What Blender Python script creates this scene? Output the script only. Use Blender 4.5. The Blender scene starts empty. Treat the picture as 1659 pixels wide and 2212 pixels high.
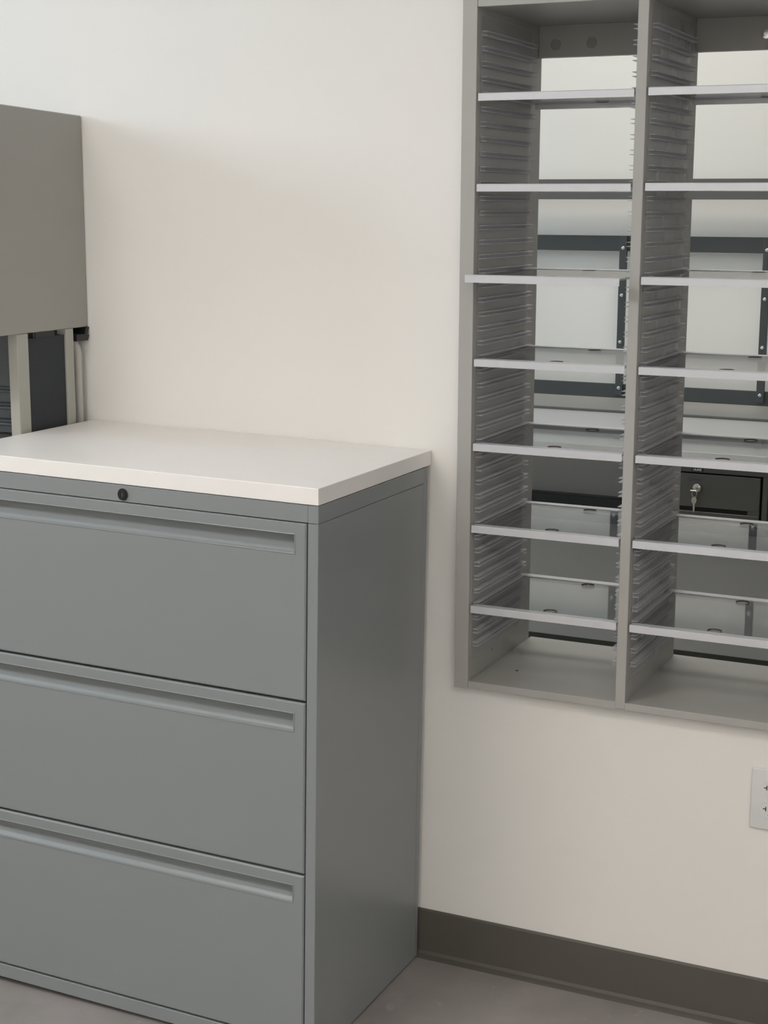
import bpy, bmesh, math, random
from mathutils import Vector, Matrix
S = bpy.context.scene
COL = S.collection
random.seed(4)

# ------------------------------------------------------------------ camera
F_PX, IMG_W, IMG_H = 3366.8, 1659, 2212
YAW, PITCH, ROLL = 0.4387, 0.1934, 0.0041
cd = bpy.data.cameras.new('camera'); cam = bpy.data.objects.new('camera', cd); COL.objects.link(cam)
fw = Vector((-math.sin(YAW)*math.cos(PITCH), math.cos(YAW)*math.cos(PITCH), -math.sin(PITCH)))
rt = fw.cross(Vector((0, 0, 1))).normalized(); up = rt.cross(fw)
r2 = rt*math.cos(ROLL) + up*math.sin(ROLL); u2 = -rt*math.sin(ROLL) + up*math.cos(ROLL)
M = Matrix((r2, u2, -fw)).transposed().to_4x4(); M.translation = Vector((1.1764, -2.6884, 1.4877))
cam.matrix_world = M
cd.sensor_fit = 'VERTICAL'; cd.sensor_height = 24.0; cd.lens = F_PX/IMG_H*24.0
cd.clip_start = 0.05
S.camera = cam
S.cycles.transparent_max_bounces = 48

# ------------------------------------------------------------------ light
S.view_settings.view_transform = 'Standard'; S.view_settings.look = 'None'
S.view_settings.gamma = 1.0; S.view_settings.use_curve_mapping = False
S.view_settings.exposure = 0.0
w = bpy.data.worlds.new('world'); S.world = w; w.use_nodes = True
w.node_tree.nodes['Background'].inputs[0].default_value = (0.62, 0.72, 0.85, 1)
w.node_tree.nodes['Background'].inputs[1].default_value = 0.6
WIN_COL = (0.74, 0.87, 1.0); CEIL_COL = (1.0, 0.94, 0.885)
WIN_FRONT, WIN_FAR, CEIL_FRONT, CEIL_FAR = 60, 40, 18.3, 8.2
def window_light(name, x, y0, y1, z0, z1, power):
    l = bpy.data.lights.new(name, 'AREA'); l.shape = 'RECTANGLE'
    l.size = z1-z0; l.size_y = y1-y0; l.energy = power; l.color = WIN_COL
    o = bpy.data.objects.new(name, l); COL.objects.link(o)
    o.location = (x, (y0+y1)/2, (z0+z1)/2); o.rotation_euler = (0, -math.pi/2, 0)
    return o
XL, XR, YF, YB, ZC = -3.0, 3.4, -5.2, 2.065, 2.75      # room extents
window_light('daylight', XL-0.25, -2.0, -1.1, 1.85, 2.62, WIN_FRONT)
window_light('daylight', XL-0.25, 0.35, 1.45, 1.3, 2.2, WIN_FAR)

# ------------------------------------------------------------------ materials
def node_mat(name):
    m = bpy.data.materials.new(name); m.use_nodes = True
    return m, m.node_tree, m.node_tree.nodes['Principled BSDF']
def paint(name, col, rough=0.5, metal=0.0, mottle=0.03, scale=6.0, bump=0.0, bscale=400.0, spec=0.5):
    m, t, b = node_mat(name)
    n = t.nodes.new('ShaderNodeTexNoise'); n.inputs['Scale'].default_value = scale; n.inputs['Detail'].default_value = 4
    tc = t.nodes.new('ShaderNodeTexCoord'); t.links.new(tc.outputs['Object'], n.inputs['Vector'])
    r = t.nodes.new('ShaderNodeValToRGB')
    c = Vector(col)
    r.color_ramp.elements[0].position = 0.3; r.color_ramp.elements[1].position = 0.7
    r.color_ramp.elements[0].color = (*(c*(1-mottle)), 1); r.color_ramp.elements[1].color = (*(c*(1+mottle)), 1)
    t.links.new(n.outputs['Fac'], r.inputs['Fac']); t.links.new(r.outputs['Color'], b.inputs['Base Color'])
    b.inputs['Roughness'].default_value = rough; b.inputs['Metallic'].default_value = metal
    b.inputs['Specular IOR Level'].default_value = spec
    if bump:
        n2 = t.nodes.new('ShaderNodeTexNoise'); n2.inputs['Scale'].default_value = bscale
        t.links.new(tc.outputs['Object'], n2.inputs['Vector'])
        bp = t.nodes.new('ShaderNodeBump'); bp.inputs['Strength'].default_value = bump; bp.inputs['Distance'].default_value = 0.001
        t.links.new(n2.outputs['Fac'], bp.inputs['Height']); t.links.new(bp.outputs['Normal'], b.inputs['Normal'])
    return m
def clear(name, tint, milky, rough=0.03, ior=1.49, wav=0.0, milk_col=(0.75, 0.75, 0.76)):
    """clear plastic sheet: transparent body, fresnel gloss, a little milky scatter"""
    m = bpy.data.materials.new(name); m.use_nodes = True; t = m.node_tree; t.nodes.clear()
    out = t.nodes.new('ShaderNodeOutputMaterial')
    tr = t.nodes.new('ShaderNodeBsdfTransparent'); tr.inputs[0].default_value = (*tint, 1)
    di = t.nodes.new('ShaderNodeBsdfDiffuse'); di.inputs[0].default_value = (*milk_col, 1)
    gl = t.nodes.new('ShaderNodeBsdfGlossy'); gl.inputs['Roughness'].default_value = rough
    fr = t.nodes.new('ShaderNodeFresnel'); fr.inputs[0].default_value = ior
    m1 = t.nodes.new('ShaderNodeMixShader'); m1.inputs[0].default_value = milky
    m2 = t.nodes.new('ShaderNodeMixShader')
    gm = t.nodes.new('ShaderNodeNewGeometry'); mr = t.nodes.new('ShaderNodeMapRange')   # same index ratio on both faces of the thin sheet
    mr.inputs['To Min'].default_value = ior; mr.inputs['To Max'].default_value = 1/ior
    t.links.new(gm.outputs['Backfacing'], mr.inputs['Value']); t.links.new(mr.outputs['Result'], fr.inputs['IOR'])
    t.links.new(tr.outputs[0], m1.inputs[1]); t.links.new(di.outputs[0], m1.inputs[2])
    t.links.new(fr.outputs[0], m2.inputs[0]); t.links.new(m1.outputs[0], m2.inputs[1]); t.links.new(gl.outputs[0], m2.inputs[2])
    t.links.new(m2.outputs[0], out.inputs[0])
    if wav:
        tc = t.nodes.new('ShaderNodeTexCoord')
        n = t.nodes.new('ShaderNodeTexNoise'); n.inputs['Scale'].default_value = 9
        t.links.new(tc.outputs['Object'], n.inputs['Vector'])
        bp = t.nodes.new('ShaderNodeBump'); bp.inputs['Strength'].default_value = wav; bp.inputs['Distance'].default_value = 0.01
        t.links.new(n.outputs['Fac'], bp.inputs['Height'])
        t.links.new(bp.outputs['Normal'], gl.inputs['Normal']); t.links.new(bp.outputs['Normal'], fr.inputs['Normal'])
    return m
def emit(name, col, s):
    m = bpy.data.materials.new(name); m.use_nodes = True; t = m.node_tree; t.nodes.clear()
    e = t.nodes.new('ShaderNodeEmission'); e.inputs[0].default_value = (*col, 1); e.inputs[1].default_value = s
    o = t.nodes.new('ShaderNodeOutputMaterial'); t.links.new(e.outputs[0], o.inputs[0]); return m
def floor_mat():
    m, t, b = node_mat('grey resilient flooring')
    tc = t.nodes.new('ShaderNodeTexCoord')
    n = t.nodes.new('ShaderNodeTexNoise'); n.inputs['Scale'].default_value = 5.5; n.inputs['Detail'].default_value = 8; n.inputs['Roughness'].default_value = 0.62
    t.links.new(tc.outputs['Object'], n.inputs['Vector'])
    r = t.nodes.new('ShaderNodeValToRGB'); r.color_ramp.elements[0].position = 0.3; r.color_ramp.elements[1].position = 0.72
    r.color_ramp.elements[0].color = (0.255, 0.24, 0.228, 1); r.color_ramp.elements[1].color = (0.34, 0.315, 0.30, 1)
    t.links.new(n.outputs['Fac'], r.inputs['Fac'])
    # pale scuffs
    n2 = t.nodes.new('ShaderNodeTexNoise'); n2.inputs['Scale'].default_value = 14; n2.inputs['Detail'].default_value = 10; n2.inputs['Distortion'].default_value = 1.5
    t.links.new(tc.outputs['Object'], n2.inputs['Vector'])
    r2_ = t.nodes.new('ShaderNodeValToRGB'); r2_.color_ramp.elements[0].position = 0.66; r2_.color_ramp.elements[1].position = 0.76
    mx = t.nodes.new('ShaderNodeMixRGB'); mx.inputs[2].default_value = (0.40, 0.375, 0.36, 1)
    t.links.new(n2.outputs['Fac'], r2_.inputs['Fac']); t.links.new(r2_.outputs['Color'], mx.inputs[0])
    t.links.new(r.outputs['Color'], mx.inputs[1]); t.links.new(mx.outputs[0], b.inputs['Base Color'])
    b.inputs['Roughness'].default_value = 0.45
    return m
MW = paint('wall paint', (0.83, 0.82, 0.79), 0.75, mottle=0.004, scale=2, bump=0.15, bscale=260)
MCEIL = paint('ceiling tile', (0.8, 0.79, 0.77), 0.9, mottle=0.02, bump=0.4)
MF = floor_mat()
MBASE = paint('dark grey rubber base', (0.098, 0.092, 0.078), 0.5, mottle=0.03)
MCOVE = paint('grey rubber base toe', (0.12, 0.113, 0.105), 0.5)
MCAB = paint('grey enamel steel', (0.240, 0.258, 0.264), 0.33, mottle=0.006, bump=0.06, bscale=1200)
MOVER = paint('warm grey enamel steel', (0.335, 0.333, 0.308), 0.45, mottle=0.006, bump=0.06, bscale=1200)
MTOP = paint('white laminate', (0.86, 0.84, 0.815), 0.36, mottle=0.008, scale=20, bump=0.08, bscale=900)
MGAP = paint('dark cabinet interior', (0.02, 0.018, 0.018), 0.8)
MBLK = paint('black plastic', (0.012, 0.012, 0.013), 0.35)
MSORT = paint('light grey laminate', (0.405, 0.40, 0.38), 0.42, mottle=0.008, scale=12, bump=0.05, bscale=900)
MPLUG = paint('grey plastic hole plug', (0.30, 0.292, 0.278), 0.5)
MALU = paint('satin aluminium strip', (0.66, 0.675, 0.71), 0.36, metal=0.30, mottle=0.01, scale=40)
MLINER = clear('clear plastic liner', (0.97, 0.97, 0.975), 0.07, 0.50, 1.40, wav=0.30, milk_col=(0.85, 0.82, 0.80))
MLEDGE = clear('milky plastic ledge', (0.9, 0.9, 0.92), 0.35, 0.72, 1.45, milk_col=(0.86, 0.85, 0.88))
MSHELF = clear('clear acrylic sheet', (0.93, 0.935, 0.93), 0.012, 0.03, 1.62)
MEDGE = paint('acrylic cut edge', (0.10, 0.085, 0.08), 0.15)  # dark tone stands in for internal reflection at the hole rims
MDESKSTL = paint('dark slate steel', (0.055, 0.062, 0.065), 0.42, mottle=0.02, bump=0.1, bscale=900)
MBENCHSHELF = paint('grey steel shelf', (0.115, 0.112, 0.110), 0.45, mottle=0.02)
MBTOP = paint('pale laminate worktop', (0.62, 0.63, 0.64), 0.3, mottle=0.01)
MDRW = paint('dark grey drawer steel', (0.085, 0.085, 0.078), 0.45, mottle=0.02, bump=0.1, bscale=900)
MBOLT = paint('zinc bolt head', (0.55, 0.60, 0.62), 0.25, metal=0.6)
MCHROME = paint('chrome', (0.75, 0.74, 0.72), 0.12, metal=1.0, mottle=0.0)
MBRASS = paint('nickel key', (0.55, 0.51, 0.44), 0.25, metal=0.9, mottle=0.02)
MWHITE = paint('white lettering', (0.75, 0.75, 0.75), 0.6)
MFRAME = paint('warm silver frame paint', (0.40, 0.40, 0.36), 0.42, mottle=0.01)
MTACK = paint('charcoal tack panel', (0.030, 0.035, 0.042), 0.75, mottle=0.12, scale=300, bump=0.5, bscale=900)
MCABLE = paint('pale grey cable cover', (0.5, 0.49, 0.46), 0.5)
MSLATE = paint('slate drawer enamel', (0.13, 0.15, 0.17), 0.38)
MDESK = paint('brown grey laminate', (0.16, 0.14, 0.125), 0.5)
MPLATE = paint('white outlet plastic', (0.72, 0.73, 0.73), 0.3, mottle=0.0)
MGLASS = clear('window glass', (0.97, 0.98, 0.98), 0.0, 0.0, 1.45)
MWFR = paint('white window frame', (0.7, 0.7, 0.7), 0.4)
MLAMP_A = emit('warm lamp diffuser', CEIL_COL, CEIL_FRONT)
MLAMP_B = emit('warm lamp diffuser far', (1.0, 0.94, 0.84), CEIL_FAR)

# ------------------------------------------------------------------ helpers
def box(bm, x0, x1, y0, y1, z0, z1, bev=0.0, seg=1, mi=0):
    r = bmesh.ops.create_cube(bm, size=1.0)
    vs = r['verts']
    for v in vs:
        v.co = Vector((x0+(v.co.x+.5)*(x1-x0), y0+(v.co.y+.5)*(y1-y0), z0+(v.co.z+.5)*(z1-z0)))
    fs = list({f for v in vs for f in v.link_faces})
    for f in fs: f.material_index = mi
    if bev:
        es = list({e for v in vs for e in v.link_edges})
        r = bmesh.ops.bevel(bm, geom=es, offset=bev, segments=seg, affect='EDGES', profile=0.5)
        for f in r['faces']: f.material_index = mi
def cyl(bm, c, r, h, axis='Z', seg=24, bev=0.0, r2=None, mi=0):
    g = bmesh.ops.create_cone(bm, cap_ends=True, segments=seg, radius1=r, radius2=r if r2 is None else r2, depth=h)
    vs = g['verts']
    R = Matrix.Identity(3)
    if axis == 'Y': R = Matrix.Rotation(math.pi/2, 3, 'X')      # +Z end goes to -Y
    if axis == 'X': R = Matrix.Rotation(math.pi/2, 3, 'Y')
    for v in vs: v.co = R @ v.co + Vector(c)
    fs = list({f for v in vs for f in v.link_faces})
    for f in fs: f.material_index = mi
    if bev:
        es = [e for e in {e for v in vs for e in v.link_edges} if any(len(f.verts) > 4 for f in e.link_faces)]
        bmesh.ops.bevel(bm, geom=es, offset=bev, segments=2, affect='EDGES', profile=0.5)
def tube(bm, pts, r, seg=10):
    pts = [Vector(p) for p in pts]; rings = []
    for i, p in enumerate(pts):
        d = (pts[min(i+1, len(pts)-1)] - pts[max(i-1, 0)]).normalized()
        a = d.cross(Vector((0, 0, 1)) if abs(d.z) < .9 else Vector((1, 0, 0))).normalized(); b = d.cross(a)
        rings.append([bm.verts.new(p + (a*math.cos(k*2*math.pi/seg) + b*math.sin(k*2*math.pi/seg))*r) for k in range(seg)])
    for A, B in zip(rings, rings[1:]):
        for k in range(seg): bm.faces.new((A[k], A[(k+1) % seg], B[(k+1) % seg], B[k]))
    bm.faces.new(rings[0]); bm.faces.new(rings[-1])
def prism(bm, prof, axis, a0, a1, mi=0):
    """extrude a closed 2D outline (list of pairs) along axis 'X' (pairs y,z) or 'Y' (pairs x,z)"""
    mk = (lambda a, p: (a, p[0], p[1])) if axis == 'X' else (lambda a, p: (p[0], a, p[1]))
    A = [bm.verts.new(mk(a0, p)) for p in prof]; B = [bm.verts.new(mk(a1, p)) for p in prof]
    n = len(prof)
    for k in range(n): bm.faces.new((A[k], A[(k+1) % n], B[(k+1) % n], B[k])).material_index = mi
    bm.faces.new(A).material_index = mi; bm.faces.new(B).material_index = mi
def obj(name, bm, mats, parent=None, smooth=False):
    bmesh.ops.recalc_face_normals(bm, faces=bm.faces)
    me = bpy.data.meshes.new(name); bm.to_mesh(me); bm.free()
    for m in (mats if isinstance(mats, (list, tuple)) else [mats]): me.materials.append(m)
    o = bpy.data.objects.new(name, me); COL.objects.link(o)
    if parent is not None: o.parent = parent
    if smooth:
        for p in me.polygons: p.use_smooth = True
        try: me.set_sharp_from_angle(angle=math.radians(38))
        except Exception: pass
    return o
def bx(name, d, mat, parent=None, bev=0.0):
    bm = bmesh.new(); box(bm, *d, bev=bev); return obj(name, bm, mat, parent)
def thing(name, label, cat, loc=(0, 0, 0), rot=(0, 0, 0), group=None):
    o = bpy.data.objects.new(name, None); COL.objects.link(o); o.empty_display_size = 0.05
    o.location = loc; o.rotation_euler = rot; o['label'] = label; o['category'] = cat
    if group: o['group'] = group
    return o
def struct(o): o['kind'] = 'structure'; return o
def holed_sheet(name, x0, x1, y0, y1, z0, z1, holes, mats, parent):
    """flat sheet with round holes, through a filled 2D curve turned into a mesh; cut faces get slot 1"""
    cu = bpy.data.curves.new('tmp', 'CURVE'); cu.dimensions = '2D'; cu.fill_mode = 'BOTH'; cu.extrude = (z1-z0)/2
    def sp(pts):
        s = cu.splines.new('POLY'); s.points.add(len(pts)-1)
        for p, q in zip(s.points, pts): p.co = (q[0], q[1], 0, 1)
        s.use_cyclic_u = True
    sp([(x0, y0), (x1, y0), (x1, y1), (x0, y1)])
    for (cx, cy, r) in holes: sp([(cx+r*math.cos(k*math.pi/16), cy+r*math.sin(k*math.pi/16)) for k in range(32)])
    t = bpy.data.objects.new('tmp', cu); COL.objects.link(t)
    dg = bpy.context.evaluated_depsgraph_get(); dg.update()
    me = bpy.data.meshes.new_from_object(t.evaluated_get(dg)); me.name = name
    bpy.data.objects.remove(t); bpy.data.curves.remove(cu)
    me.materials.clear()
    for m in mats: me.materials.append(m)
    for v in me.vertices: v.co.z += (z0+z1)/2
    for p in me.polygons:
        p.use_smooth = False
        c = p.center
        side = abs(p.normal.z) < 0.5
        outer = abs(c.x-x0) < 1e-4 or abs(c.x-x1) < 1e-4 or abs(c.y-y0) < 1e-4 or abs(c.y-y1) < 1e-4
        p.material_index = 1 if (side and not outer) else 0
    o = bpy.data.objects.new(name, me); COL.objects.link(o); o.parent = parent
    return o
def text_mesh(name, s, size, loc, mat, parent, depth=0.0003, font_bold=True):
    cu = bpy.data.curves.new('tmp', 'FONT'); cu.body = s; cu.size = size; cu.align_x = 'CENTER'; cu.align_y = 'CENTER'; cu.extrude = depth; cu.offset = size*0.02
    t = bpy.data.objects.new('tmp', cu); COL.objects.link(t)
    dg = bpy.context.evaluated_depsgraph_get(); dg.update()
    me = bpy.data.meshes.new_from_object(t.evaluated_get(dg)); me.name = name
    bpy.data.objects.remove(t); bpy.data.curves.remove(cu)
    me.materials.clear(); me.materials.append(mat)
    R = Matrix.Rotation(math.pi/2, 4, 'X')
    for v in me.vertices: v.co = R @ v.co + Vector(loc)
    o = bpy.data.objects.new(name, me); COL.objects.link(o); o.parent = parent
    return o

# ------------------------------------------------------------------ room shell
# sorter opening in the shared wall
SX0, SX1, SZ0, SZ1 = 0.0794, 0.7485, 0.5849, 1.8545
WT = 0.13
struct(bx('floor', (XL-.1, XR+.1, YF-.1, YB+.1, -0.06, 0), MF))
struct(bx('ceiling', (XL-.1, XR+.1, YF-.1, YB+.1, ZC, ZC+.06), MCEIL))
bm = bmesh.new()
box(bm, XL, SX0, 0, WT, 0, ZC); box(bm, SX1, XR, 0, WT, 0, ZC)
box(bm, SX0, SX1, 0, WT, 0, SZ0); box(bm, SX0, SX1, 0, WT, SZ1, ZC)
bmesh.ops.remove_doubles(bm, verts=bm.verts, dist=1e-5)
struct(obj('wall_back', bm, MW))
struct(bx('wall_right', (XR, XR+.1, YF, YB, 0, ZC), MW))
struct(bx('wall_front', (XL, XR, YF-.1, YF, 0, ZC), MW))
struct(bx('wall_far', (XL, XR, YB, YB+.1, 0, ZC), MW))
bm = bmesh.new()
W1 = (-2.0, -1.1, 1.85, 2.62); W2 = (0.35, 1.45, 1.3, 2.2)
ys = [YF, W1[0], W1[1], 0.0, W2[0], W2[1], YB]
box(bm, XL-.1, XL, YF, W1[0], 0, ZC); box(bm, XL-.1, XL, W1[1], W2[0], 0, ZC); box(bm, XL-.1, XL, W2[1], YB, 0, ZC)
for W_ in (W1, W2):
    box(bm, XL-.1, XL, W_[0], W_[1], 0, W_[2]); box(bm, XL-.1, XL, W_[0], W_[1], W_[3], ZC)
struct(obj('wall_left', bm, MW))
for i, W_ in enumerate((W1, W2), 1):
    bm = bmesh.new(); t = .04
    box(bm, XL-.08, XL-.02, W_[0], W_[0]+t, W_[2], W_[3]); box(bm, XL-.08, XL-.02, W_[1]-t, W_[1], W_[2], W_[3])
    box(bm, XL-.08, XL-.02, W_[0]+t, W_[1]-t, W_[2], W_[2]+t); box(bm, XL-.08, XL-.02, W_[0]+t, W_[1]-t, W_[3]-t, W_[3])
    f = struct(obj('window_%d' % i, bm, MWFR))
    bm = bmesh.new(); box(bm, XL-.053, XL-.047, W_[0]+t, W_[1]-t, W_[2]+t, W_[3]-t); obj('pane', bm, MGLASS, f)
# rubber cove base: thin upright strip curling into a toe
def cove(name, x0, x1, yw, sgn=-1):
    h, th = 0.1008, 0.0055
    pr = [(0, 0), (0, h), (th*.5, h), (th, h-.003), (th, .012), (th+.003, .006), (th+.010, .0025), (th+.013, 0.0006), (th+.013, 0)]
    bm = bmesh.new(); prism(bm, [(yw+sgn*p[0], p[1]) for p in pr], 'X', x0, x1); return struct(obj(name, bm, MBASE))
cove('baseboard_back', XL, XR, 0.0)
cove('baseboard_far', XL, XR, YB)
# ceiling lamps
def ceiling_lamp(x, y, mat, label):
    t = thing('ceiling_light', label, 'ceiling light', (x, y, ZC))
    bm = bmesh.new()
    for d in ((-.61, .61, -.305, -.285), (-.61, .61, .285, .305), (-.61, -.59, -.285, .285), (.59, .61, -.285, .285)):
        box(bm, d[0], d[1], d[2], d[3], -.02, -.001)
    obj('frame', bm, MWFR, t)
    bx('diffuser', (-.59, .59, -.285, .285, -.012, -.006), mat, t)
ceiling_lamp(-0.9, -2.3, MLAMP_A, 'recessed ceiling light in the front room, nearest the window side')
ceiling_lamp(0.6, -4.7, MLAMP_A, 'recessed ceiling light in the front room, behind the viewer')
ceiling_lamp(2.1, -3.3, MLAMP_A, 'added ceiling fill light in the front room, nearest the right wall')  # added unseen fill panel, lightens the lower right wall and floor
ceiling_lamp(0.0, 1.05, MLAMP_B, 'recessed ceiling light above the packing bench in the far room')

# ------------------------------------------------------------------ filing cabinet
TH = 0.0142
CW, CDP, CH, CT = 0.775, 0.4639, 1.035, 0.0288
cab = thing('filing_cabinet', 'three-drawer grey steel lateral filing cabinet with a white laminate top standing against the wall', 'filing cabinet', (0, 0, 0.0), (0, TH, 0))
zb = CH-CT-.0012
bm = bmesh.new()
sw = 0.0195; yb = -0.016
for (a, b) in ((-sw, 0), (-CW, -CW+sw)):
    box(bm, a, b, -CDP, -0.0345, 0.004, .9745, bev=.0008)
    box(bm, a, b, -CDP, -0.0345, .9752, zb, bev=.0008)
    box(bm, a, b, -0.0337, yb, 0.004, zb, bev=.0008)
    box(bm, a+.0015, b-.0015, -.46, yb-.001, 0.006, zb-.002, mi=1)
box(bm, -CW+sw, -sw, -CDP, -CDP+.02, .9755, zb, bev=.0008)
box(bm, -CW+sw, -sw, -CDP, -CDP+.02, 0.004, .0305, bev=.0008)
box(bm, -CW+sw, -sw, yb-.002, yb, 0.004, zb)
box(bm, -CW+sw, -sw, -CDP+.02, yb-.002, zb-.01, zb)
box(bm, -CW+sw, -sw, -CDP+.02, yb-.002, .01, .02)
box(bm, -CW+sw, -sw, -CDP+.026, -CDP+.03, .02, zb-.01, mi=1)
obj('body', bm, [MCAB, MGAP], cab)
bm = bmesh.new()
box(bm, -CW, 0, -CDP-.0005, -.0012, CH-CT, CH, bev=.0012, seg=2)
obj('top', bm, MTOP, cab)['label'] = 'white laminate top'
for fx, fy in ((-.03, -.43), (-.03, -.05), (-CW+.03, -.43), (-CW+.03, -.05)):
    bm = bmesh.new(); hgt = 0.004 + (-fx)*TH
    cyl(bm, (fx, fy, .004-hgt/2+.0004), .014, hgt-.0006, seg=20); obj('levelling_foot', bm, MBLK, cab)
def drawer(z0, z1):
    x0, x1, yf, th = -CW+.0225, -.0225, -CDP-.0006, .020
    hx0, hx1, ht, hb = x0+.0210, x1-.0210, z1-.0195, z1-.0525
    bm = bmesh.new()
    b = .0024
    def V(x, y, z): return bm.verts.new((x, y, z))
    o = [V(x0+b, yf, z0+b), V(x1-b, yf, z0+b), V(x1-b, yf, z1-b), V(x0+b, yf, z1-b)]
    s = [V(x0, yf+b, z0), V(x1, yf+b, z0), V(x1, yf+b, z1), V(x0, yf+b, z1)]
    k = [V(x0, yf+th, z0), V(x1, yf+th, z0), V(x1, yf+th, z1), V(x0, yf+th, z1)]
    h = [V(hx0, yf, hb), V(hx1, yf, hb), V(hx1, yf, ht), V(hx0, yf, ht)]
    for i in range(4):
        j = (i+1) % 4
        bm.faces.new((o[i], o[j], h[j], h[i])); bm.faces.new((s[i], s[j], o[j], o[i])); bm.faces.new((k[i], k[j], s[j], s[i]))
    d = obj('drawer', bm, MCAB, cab)
    bm = bmesh.new()
    prof = [(0, ht), (.0005, ht-.0006), (.011, ht-.0012), (.0185, ht-.003), (.0205, ht-.009), (.019, ht-.015), (.015, ht-.0200),
            (.0085, ht-.0243), (.0065, ht-.0258), (.0045, ht-.0285), (.002, ht-.0315), (.0004, hb+.0008), (0, hb)]
    A = [bm.verts.new((hx0, yf+p[0], p[1])) for p in prof]; B = [bm.verts.new((hx1, yf+p[0], p[1])) for p in prof]
    for i in range(len(prof)-1): bm.faces.new((A[i], A[i+1], B[i+1], B[i]))
    bm.faces.new(A); bm.faces.new(B)
    # rolled rim around the opening
    rr = .0011
    for (p, q) in (((hx0, ht), (hx1, ht)), ((hx0, hb), (hx1, hb)), ((hx0, hb), (hx0, ht)), ((hx1, hb), (hx1, ht))):
        tube(bm, [(p[0], yf, p[1]), (q[0], yf, q[1])], rr, 6)
    g = obj('recessed_pull', bm, MCAB, d, smooth=True)
drawer(.6675, .9738); drawer(.3552, .6632); drawer(.0340, .3510)
bm = bmesh.new()
cyl(bm, (-.3835, -CDP-.0012, .9888), .0105, .0024, 'Y', 32, bev=.0006)
cyl(bm, (-.3835, -CDP-.0028, .9888), .0078, .0012, 'Y', 32)
lk = obj('lock', bm, MBLK, cab); lk['label'] = 'round black lock plug'
bm = bmesh.new()
g = bmesh.ops.create_cone(bm, cap_ends=False, segments=32, radius1=.0114, radius2=.0108, depth=.0012)
for v in g['verts']: v.co = Matrix.Rotation(math.pi/2, 3, 'X') @ v.co + Vector((-.3835, -CDP-.0008, .9888))
box(bm, -.3839, -.3831, -CDP-.0037, -CDP-.0033, .985, .9925)
obj('lock_rim', bm, MCAB, lk)

# ------------------------------------------------------------------ desk hutch at the left
HX = -0.7670
hut = thing('desk_hutch', 'grey overhead storage cabinet on pale posts left of the filing cabinet', 'storage hutch', (HX-.5, -.15, 0))
ox, oy = HX-.5, -.15
def hb(name, d, mat, bev=0.0, parent=None, o=(ox, oy, 0)):
    return bx(name, (d[0]-o[0], d[1]-o[0], d[2]-o[1], d[3]-o[1], d[4], d[5]), mat, parent or hut, bev)
bm = bmesh.new()
prism(bm, [(-.385-oy, 1.2405), (-.0015-oy, 1.2405), (-.0015-oy, 1.6665), (-.385-oy, 1.6790)], 'X', HX-1.05-ox, HX-ox)
bmesh.ops.bevel(bm, geom=bm.edges[:], offset=.0015, segments=1, affect='EDGES')
obj('overhead_cabinet', bm, MOVER, hut)
hb('overhead_door', (HX-1.045, HX-.004, -.404, -.386, 1.244, 1.665), MOVER, .0012)
hb('frame_post', (HX-.024, HX-.001, -.2330, -.1985, 1.0205, 1.2400), MFRAME, .001)
hb('frame_post', (HX-.024, HX-.001, -.0760, -.0505, 1.0205, 1.2400), MFRAME, .001)
hb('frame_post', (HX-1.03, HX-1.00, -.2360, -.1985, 1.0205, 1.2400), MFRAME, .001)
pn = hb('tack_panel', (HX-.022, HX-.0055, -.1980, -.0765, 1.0210, 1.2290), MTACK)
pn['label'] = 'charcoal panel between the posts'
bm = bmesh.new()
box(bm, HX-.02-ox, HX-.002-ox, -.182-oy, -.112-oy, 1.2295, 1.2400); box(bm, HX-.02-ox, HX-.0010-ox, -.176-oy, -.168-oy, 1.2285, 1.2400)
obj('dark_slot', bm, MBLK, hut)  # black strip stands for the dark gap above the tack panel
bm = bmesh.new()   # black hanging bracket under the cabinet corner: open channel, sloping right end
x0, x1 = HX-.03-ox, HX+.0035-ox
prism(bm, [(-.046-oy, 1.2130), (-.007-oy, 1.2130), (-.003-oy, 1.2240), (-.008-oy, 1.2255), (-.002-oy, 1.2400), (-.013-oy, 1.2400), (-.018-oy, 1.2265), (-.046-oy, 1.2265)], 'X', x0, x1)
br = obj('bracket', bm, MBLK, hut); br['label'] = 'black mounting bracket at the wall'
# cable cover behind the rear post
bm = bmesh.new()
tube(bm, [(HX-.0165, -.020, 0.01), (HX-.0165, -.020, .8), (HX-.012, -.024, 1.185), (HX-.013, -.026, 1.2), (HX-.018, -.028, 1.211)], .0090, 14)
cb = obj('cable', bm, MCABLE, None, True); cb['label'] = 'pale grey cable running down the wall behind the charcoal panel'; cb['category'] = 'cable'

# low counter and small drawer unit glimpsed left of the frame
hb('counter_top', (-1.80, HX-.001, -.240, -.040, 0.995, 1.02), MDESK, .001)['label'] = 'brown-grey counter'
hb('base_panel', (-1.79, -.82, -.19, -.02, 0.0, 0.994), MDESK)
du = thing('desktop_drawer_unit', 'slate grey desktop drawer unit seen through the gap left of the pale frame post', 'drawer unit', (-1.12, -.06, 1.0205))
bx('case', (-.25, .29, -.045, .055, 0.0, .22), MSLATE, du, .001)
for k, (a, b) in enumerate(((.003, .030), (.033, .064), (.067, .098))):
    d = bx('drawer', (-.247, .287, -.052, -.0455, a, b), MSLATE, du, .0008)
    bm = bmesh.new()
    prism(bm, [(-.053, b-.004), (-.0585, b-.006), (-.0595, b-.010), (-.0575, b-.011), (-.056, b-.008), (-.053, b-.008)], 'X', -.24, .28)
    obj('pull', bm, MSLATE, d)

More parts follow.
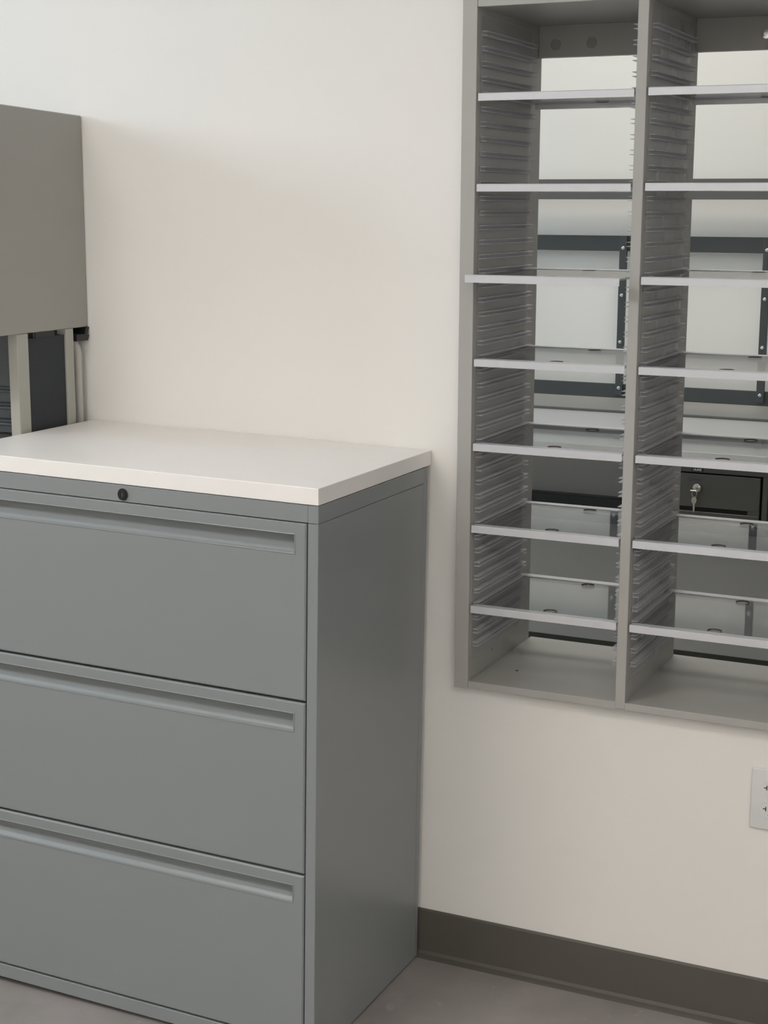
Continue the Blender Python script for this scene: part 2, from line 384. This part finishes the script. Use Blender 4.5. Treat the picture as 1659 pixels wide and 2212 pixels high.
# ------------------------------------------------------------------ mail sorter through the wall
sorter = thing('mail_sorter', 'light grey open mail sorter set through the wall with clear adjustable shelves', 'mail sorter', ((SX0+SX1)/2, 0, SZ0))
sx, sz = (SX0+SX1)/2, SZ0
def sb(name, d, mat, bev=.0008, parent=None):
    return bx(name, (d[0]-sx, d[1]-sx, d[2], d[3], d[4]-sz, d[5]-sz), mat, parent or sorter, bev)
YS0, YS1 = -0.030, 0.310
XI, XD0, XD1 = 0.1072, 0.3986, 0.4172          # left inner face, divider faces
XRI = XD1 + (XD0-XI)                            # right inner face
TOPU, BOTT = 1.8335, 0.5990                     # underside of the top, top of the bottom
lp = sb('side_panel', (SX0, XI, YS0-.001, YS1, SZ0-.0008, SZ1), MSORT)
sb('side_panel', (XRI, SX1, YS0-.001, YS1, SZ0-.0008, SZ1), MSORT)
sb('divider', (XD0, XD1, YS0-.001, YS1, BOTT-.012, SZ1-.0205), MSORT)
sb('top_panel', (XI, XRI, YS0, YS1, TOPU, SZ1-.0005), MSORT)
bp_ = sb('bottom_panel', (XI, XRI, YS0, YS1+.012, SZ0, BOTT), MSORT)
for (a, b) in ((XI, XD0), (XD1, XRI)):
    rl = sb('back_rail', (a, b, YS1-.02, YS1-.002, 1.7735, TOPU), MSORT)
    if a > .3:
        bm = bmesh.new(); cyl(bm, (.5466-sx, YS1-.0205, 1.8005-sz), .0085, .0024, 'Y', 24, bev=.0008); cyl(bm, (.5466-sx, YS1-.0220, 1.8005-sz), .004, .002, 'Y', 6)
        obj('screw', bm, MCHROME, rl, True)
    for hx, hz in ((a+.0350, 1.7965), (a+.1077, 1.7980)) if a < .3 else ():
        bm = bmesh.new(); cyl(bm, (hx-sx, YS1-.0205, hz-sz), .0105, .0014, 'Y', 24, bev=.0004)
        obj('hole_plug', bm, MPLUG, rl)
# screw and drilled hole low in the left column
bm = bmesh.new(); cyl(bm, (XI+.0006-sx, .095, .6285-sz), .004, .0012, 'X', 14); obj('screw', bm, MCHROME, lp)
bm = bmesh.new(); cyl(bm, (.168-sx, .075, BOTT+.0003-sz), .0028, .0006, 'Z', 14); obj('screw', bm, MBLK, bp_)  # black disc stands for the dark inside of the drilled hole
PITCHZ = .1566; ZL = [1.6868, 1.5288, 1.3690, 1.2142, 1.0573, .9027, .7472]
def liner(xf, sgn):
    """clear ridged sheet on a column face; sgn is the side the ledges reach to"""
    bm = bmesh.new(); y0, y1 = -.015, .247
    a, b = (xf+sgn*.0006, xf+sgn*.0021)
    box(bm, min(a, b)-sx, max(a, b)-sx, y0, y1, .640-sz, 1.822-sz)
    n0 = 0
    c0, c1 = sorted((xf+sgn*.0021, xf+sgn*.0027))
    z = ZL[-1] - .0261*3
    while z < 1.81:
        box(bm, c0-sx, c1-sx, y0+.004, y1+.003, z-.0050-sz, z+.0037-sz, mi=1)
        for zz in (z+.0022, z-.0050):
            a, b = (xf+sgn*.0021, xf+sgn*.0128)
            # ledge tapers to a tip and slopes a touch
            pr = [(a-sx, zz-sz), (a-sx, zz+.0015-sz), (b-sx, zz+.0010-sz), (b-sx, zz+.0001-sz)]
            A = [bm.verts.new((p[0], y0+.002, p[1])) for p in pr]; B = [bm.verts.new((p[0], y1+.006, p[1])) for p in pr]
            for k in range(4): bm.faces.new((A[k], A[(k+1) % 4], B[(k+1) % 4], B[k])).material_index = 1
            bm.faces.new(A).material_index = 1; bm.faces.new(B).material_index = 1
        z += .0261
    o = obj('ridged_liner', bm, [MLINER, MLEDGE], sorter); o['label'] = 'clear plastic liner with shelf ledges'
for xf, s in ((XI, 1), (XD0, -1), (XD1, 1), (XRI, -1)): liner(xf, s)
def strip_bm(x0, x1, yo, sgn, w=.019):
    """label strip hugging the sheet edge: flange on top, face turned down"""
    bm = bmesh.new(); zt = 0.0
    pr = [(yo+sgn*w, zt), (yo+sgn*.0012, zt), (yo, zt-.0012), (yo, zt-.0135), (yo+sgn*.0014, zt-.0135), (yo+sgn*.0014, zt-.0018), (yo+sgn*w, zt-.0012)]
    prism(bm, pr, 'X', x0, x1); return bm
def shelf(x0, x1, zt, dy=0.0, dx=0.0, tilt=0.010):
    cx = (x0+x1)/2
    sh = holed_sheet('shelf', -(x1-x0)/2, (x1-x0)/2, .0016, .2985, -.0044, -.0014, [(.004, .036, .0130), (.004, .264, .0130)], [MSHELF, MEDGE], sorter)
    sh.location = (cx+dx-sx, YS0+dy, zt-sz)
    sh.rotation_euler = (tilt, 0, 0)
    sh['label'] = 'clear acrylic shelf with two round finger holes'
    hw = (x1-x0)/2
    obj('label_strip', strip_bm(-hw-.0002, hw+.0002, 0.0, 1), MALU, sh)
    obj('label_strip', strip_bm(-hw-.0002, hw+.0002, 0.300, -1, .022), MALU, sh)
for i, z in enumerate(ZL):
    dy = (.001, 0, -.050, 0, .001, 0, .001)[i]
    tl = (.004, .006, .011, .011, .016, -.010, 0)[i]         # tilt set per shelf to steer what it reflects, imitating sag
    shelf(.1102, .3950, z, dy=dy, tilt=tl)
    dy = (0, .001, -.004, 0, 0, .001, 0)[i]
    shelf(.4205, .7052, z+(.0015, .0010, .0016, 0, 0, 0, 0)[i], dy=dy, tilt=tl)

# ------------------------------------------------------------------ outlet
ou = thing('wall_outlet', 'white duplex wall outlet below the mail sorter', 'outlet', (.6832, 0, .4480))
bm = bmesh.new(); box(bm, -.035, .035, -.0065, -.0006, -.0572, .0572, bev=.0028, seg=3); obj('cover_plate', bm, MPLATE, ou, True)
for zc in (.0197, -.0197):
    bm = bmesh.new()
    pr = []
    for k in range(40):
        a = k*2*math.pi/40; pr.append((.0172*math.cos(a), zc+max(-.0142, min(.0142, .0172*math.sin(a)))))
    prism(bm, pr, 'Y', -.0085, -.0060)
    r_ = obj('receptacle', bm, MPLATE, ou)
    bm = bmesh.new()
    box(bm, -.0072, -.0056, -.0089, -.0084, zc-.001, zc+.0075); box(bm, -.0115, -.0072, -.0089, -.0084, zc+.0024, zc+.0040)
    box(bm, .0056, .0068, -.0089, -.0084, zc-.001, zc+.0065)
    cyl(bm, (0, -.00865, zc-.0075), .0023, .0005, 'Y', 14)
    obj('slots', bm, MBLK, r_)
bm = bmesh.new(); cyl(bm, (0, -.0069, 0), .0032, .0012, 'Y', 16); obj('screw', bm, MPLATE, ou)

# ------------------------------------------------------------------ packing bench in the far room
BX0, BX1, BY0, BY1 = -2.40, 1.10, 1.32, 2.020  # left end lengthened out of view to block low window light
bench = thing('packing_bench', 'dark steel packing bench with pale worktop and bolted uprights seen through the mail sorter', 'workbench', (0.02, 1.68, 0))
def pb(name, d, mat, bev=0.0, parent=None):
    return bx(name, (d[0]-.02, d[1]-.02, d[2]-1.68, d[3]-1.68, d[4], d[5]), mat, parent or bench, bev)
pb('worktop', (BX0, BX1, BY0, BY1-.030, .820, .860), MBTOP, .002)['label'] = 'pale laminate worktop'
pb('shadow_gap_strip', (BX0, BX1, BY1-.029, BY1-.012, .820, .8660), MBENCHSHELF, .001)  # dark strip stands for the shadow gap behind the worktop
pb('rail', (BX0, BX1, BY1-.010, BY1, 1.357, 1.4035), MDESKSTL, .001)
pb('rail', (BX0, BX1, BY1-.010, BY1, .9045, .9480), MDESKSTL, .001)
for x in (-1.529, -1.092, -.655, -.2180, .2195, .656, ):
    upr = pb('upright', (x-.0115, x+.0115, BY1-.022, BY1-.0105, .9150, 1.4030), MDESKSTL, .001)
    for z in (1.367, 1.2235, 1.080, .9375):
        bm = bmesh.new(); g = bmesh.ops.create_uvsphere(bm, u_segments=14, v_segments=8, radius=.0058)
        for v in g['verts']: v.co = Vector((v.co.x+x-.02, v.co.y*.55+BY1-.0225-1.68, v.co.z+z))
        obj('bolt', bm, MBOLT, upr, True)
pb('stringer', (BX0+.05, BX1-.05, 1.93, 1.97, .560, .600), MDESKSTL, .002)
pb('stringer', (BX0+.05, BX1-.05, 1.88, 1.92, .530, .556), MDESKSTL, .002)
pb('side_panel', (BX0+.001, BX0+.012, BY0+.02, BY1-.05, .10, .8195), MDESKSTL, .001)  # unseen end panel, added to keep window light from under the bench
for x in (BX0+.03, BX1-.07):
    for y in (BY0+.05, BY1-.10):
        pb('leg', (x, x+.04, y, y+.04, 0.0, .8195), MDESKSTL, .002)
pb('upper_rail', (BX0, BX1, 1.925, 1.965, 1.5125, 1.5720), MBENCHSHELF, .001)
for x in (BX0, BX1-.04): pb('end_post', (x, x+.04, 1.9655, 1.996, .8605, 1.60), MDESKSTL, .001)
# small lockable drawer hung under the worktop
dr = thing('locking_drawer', 'small dark grey steel drawer with chrome lock hung under the packing bench worktop', 'drawer', (.2, 1.55, .655))
def db_(name, d, mat, bev=0.0, parent=None):
    return bx(name, (d[0]-.2, d[1]-.2, d[2]-1.55, d[3]-1.55, d[4]-.655, d[5]-.655), mat, parent or dr, bev)
bm = bmesh.new()
def q(d, mi=0, bev=0.0): box(bm, d[0]-.2, d[1]-.2, d[2]-1.55, d[3]-1.55, d[4]-.655, d[5]-.655, mi=mi, bev=bev)
q((.006, .390, 1.325, 1.80, .8050, .8190), 0, .0008); q((.006, .020, 1.325, 1.80, .668, .805)); q((.3765, .390, 1.325, 1.80, .668, .805), 0, .0008)
q((.006, .390, 1.325, 1.80, .655, .668)); q((.020, .3765, 1.79, 1.80, .668, .805)); q((.021, .3755, 1.345, 1.35, .668, .8045), 1)
obj('housing', bm, [MDRW, MGAP], dr)
bm = bmesh.new()
q((.024, .3700, 1.3245, 1.342, .712, .8010), 0, .0012); q((.024, .3700, 1.3245, 1.342, .672, .7005), 0, .0012); q((.3400, .3700, 1.3250, 1.342, .7000, .7130))
q((.024, .3405, 1.336, 1.342, .700, .7125), 1)
df = obj('drawer_front', bm, [MDRW, MGAP], dr)
bm = bmesh.new(); q((.180, .212, 1.3225, 1.3240, .7885, .7920), 0); q((.180, .212, 1.3225, 1.3243, .7850, .7862), 0)
obj('label_slot', bm, MDRW, df)
np_ = db_('nameplate', (.1885, .2195, 1.3236, 1.3248, .8078, .8165), MBLK, .0004)
np_['label'] = 'black nameplate with white letters'
text_mesh('lettering', 'ULINE', .0082, (.204-.2, 1.3233-1.55, .8121-.655), MWHITE, np_)
bm = bmesh.new()
cyl(bm, (.2065-.2, 1.319-1.55, .7655-.655), .0112, .011, 'Y', 28, bev=.002); cyl(bm, (.2065-.2, 1.3125-1.55, .7655-.655), .0078, .003, 'Y', 24, bev=.0008)
obj('lock', bm, MCHROME, dr, True)['label'] = 'round chrome lock'
ky = thing('key_set', 'two small keys on a ring, one in the chrome lock of the dark steel drawer', 'keys', (.2045, 1.306, .762))
bm = bmesh.new(); box(bm, -.011, .006, -.009, .0025, -.0030, -.0008, bev=.0006); box(bm, -.002, .003, -.002, .0045, -.002, .005); obj('inserted_key', bm, MBRASS, ky)
bm = bmesh.new(); tube(bm, [(.0065*math.sin(a*math.pi/10), -.006+.0005*math.cos(a), -.0110+.0090*math.cos(a*math.pi/10)) for a in range(21)], .0008, 6); obj('ring', bm, MCHROME, ky, True)
bm = bmesh.new()
pr = [(-.0012, -.0180), (.0035, -.0190), (.0068, -.0240), (.0060, -.0320), (.0025, -.0370), (.0022, -.0560), (-.0004, -.0600), (-.0025, -.0560), (-.0022, -.0500), (-.0028, -.0480), (-.0022, -.0450), (-.0030, -.0370), (-.0066, -.0320), (-.0072, -.0240), (-.0040, -.0190)]
prism(bm, pr, 'Y', -.0072, -.0054); obj('hanging_key', bm, MBRASS, ky)
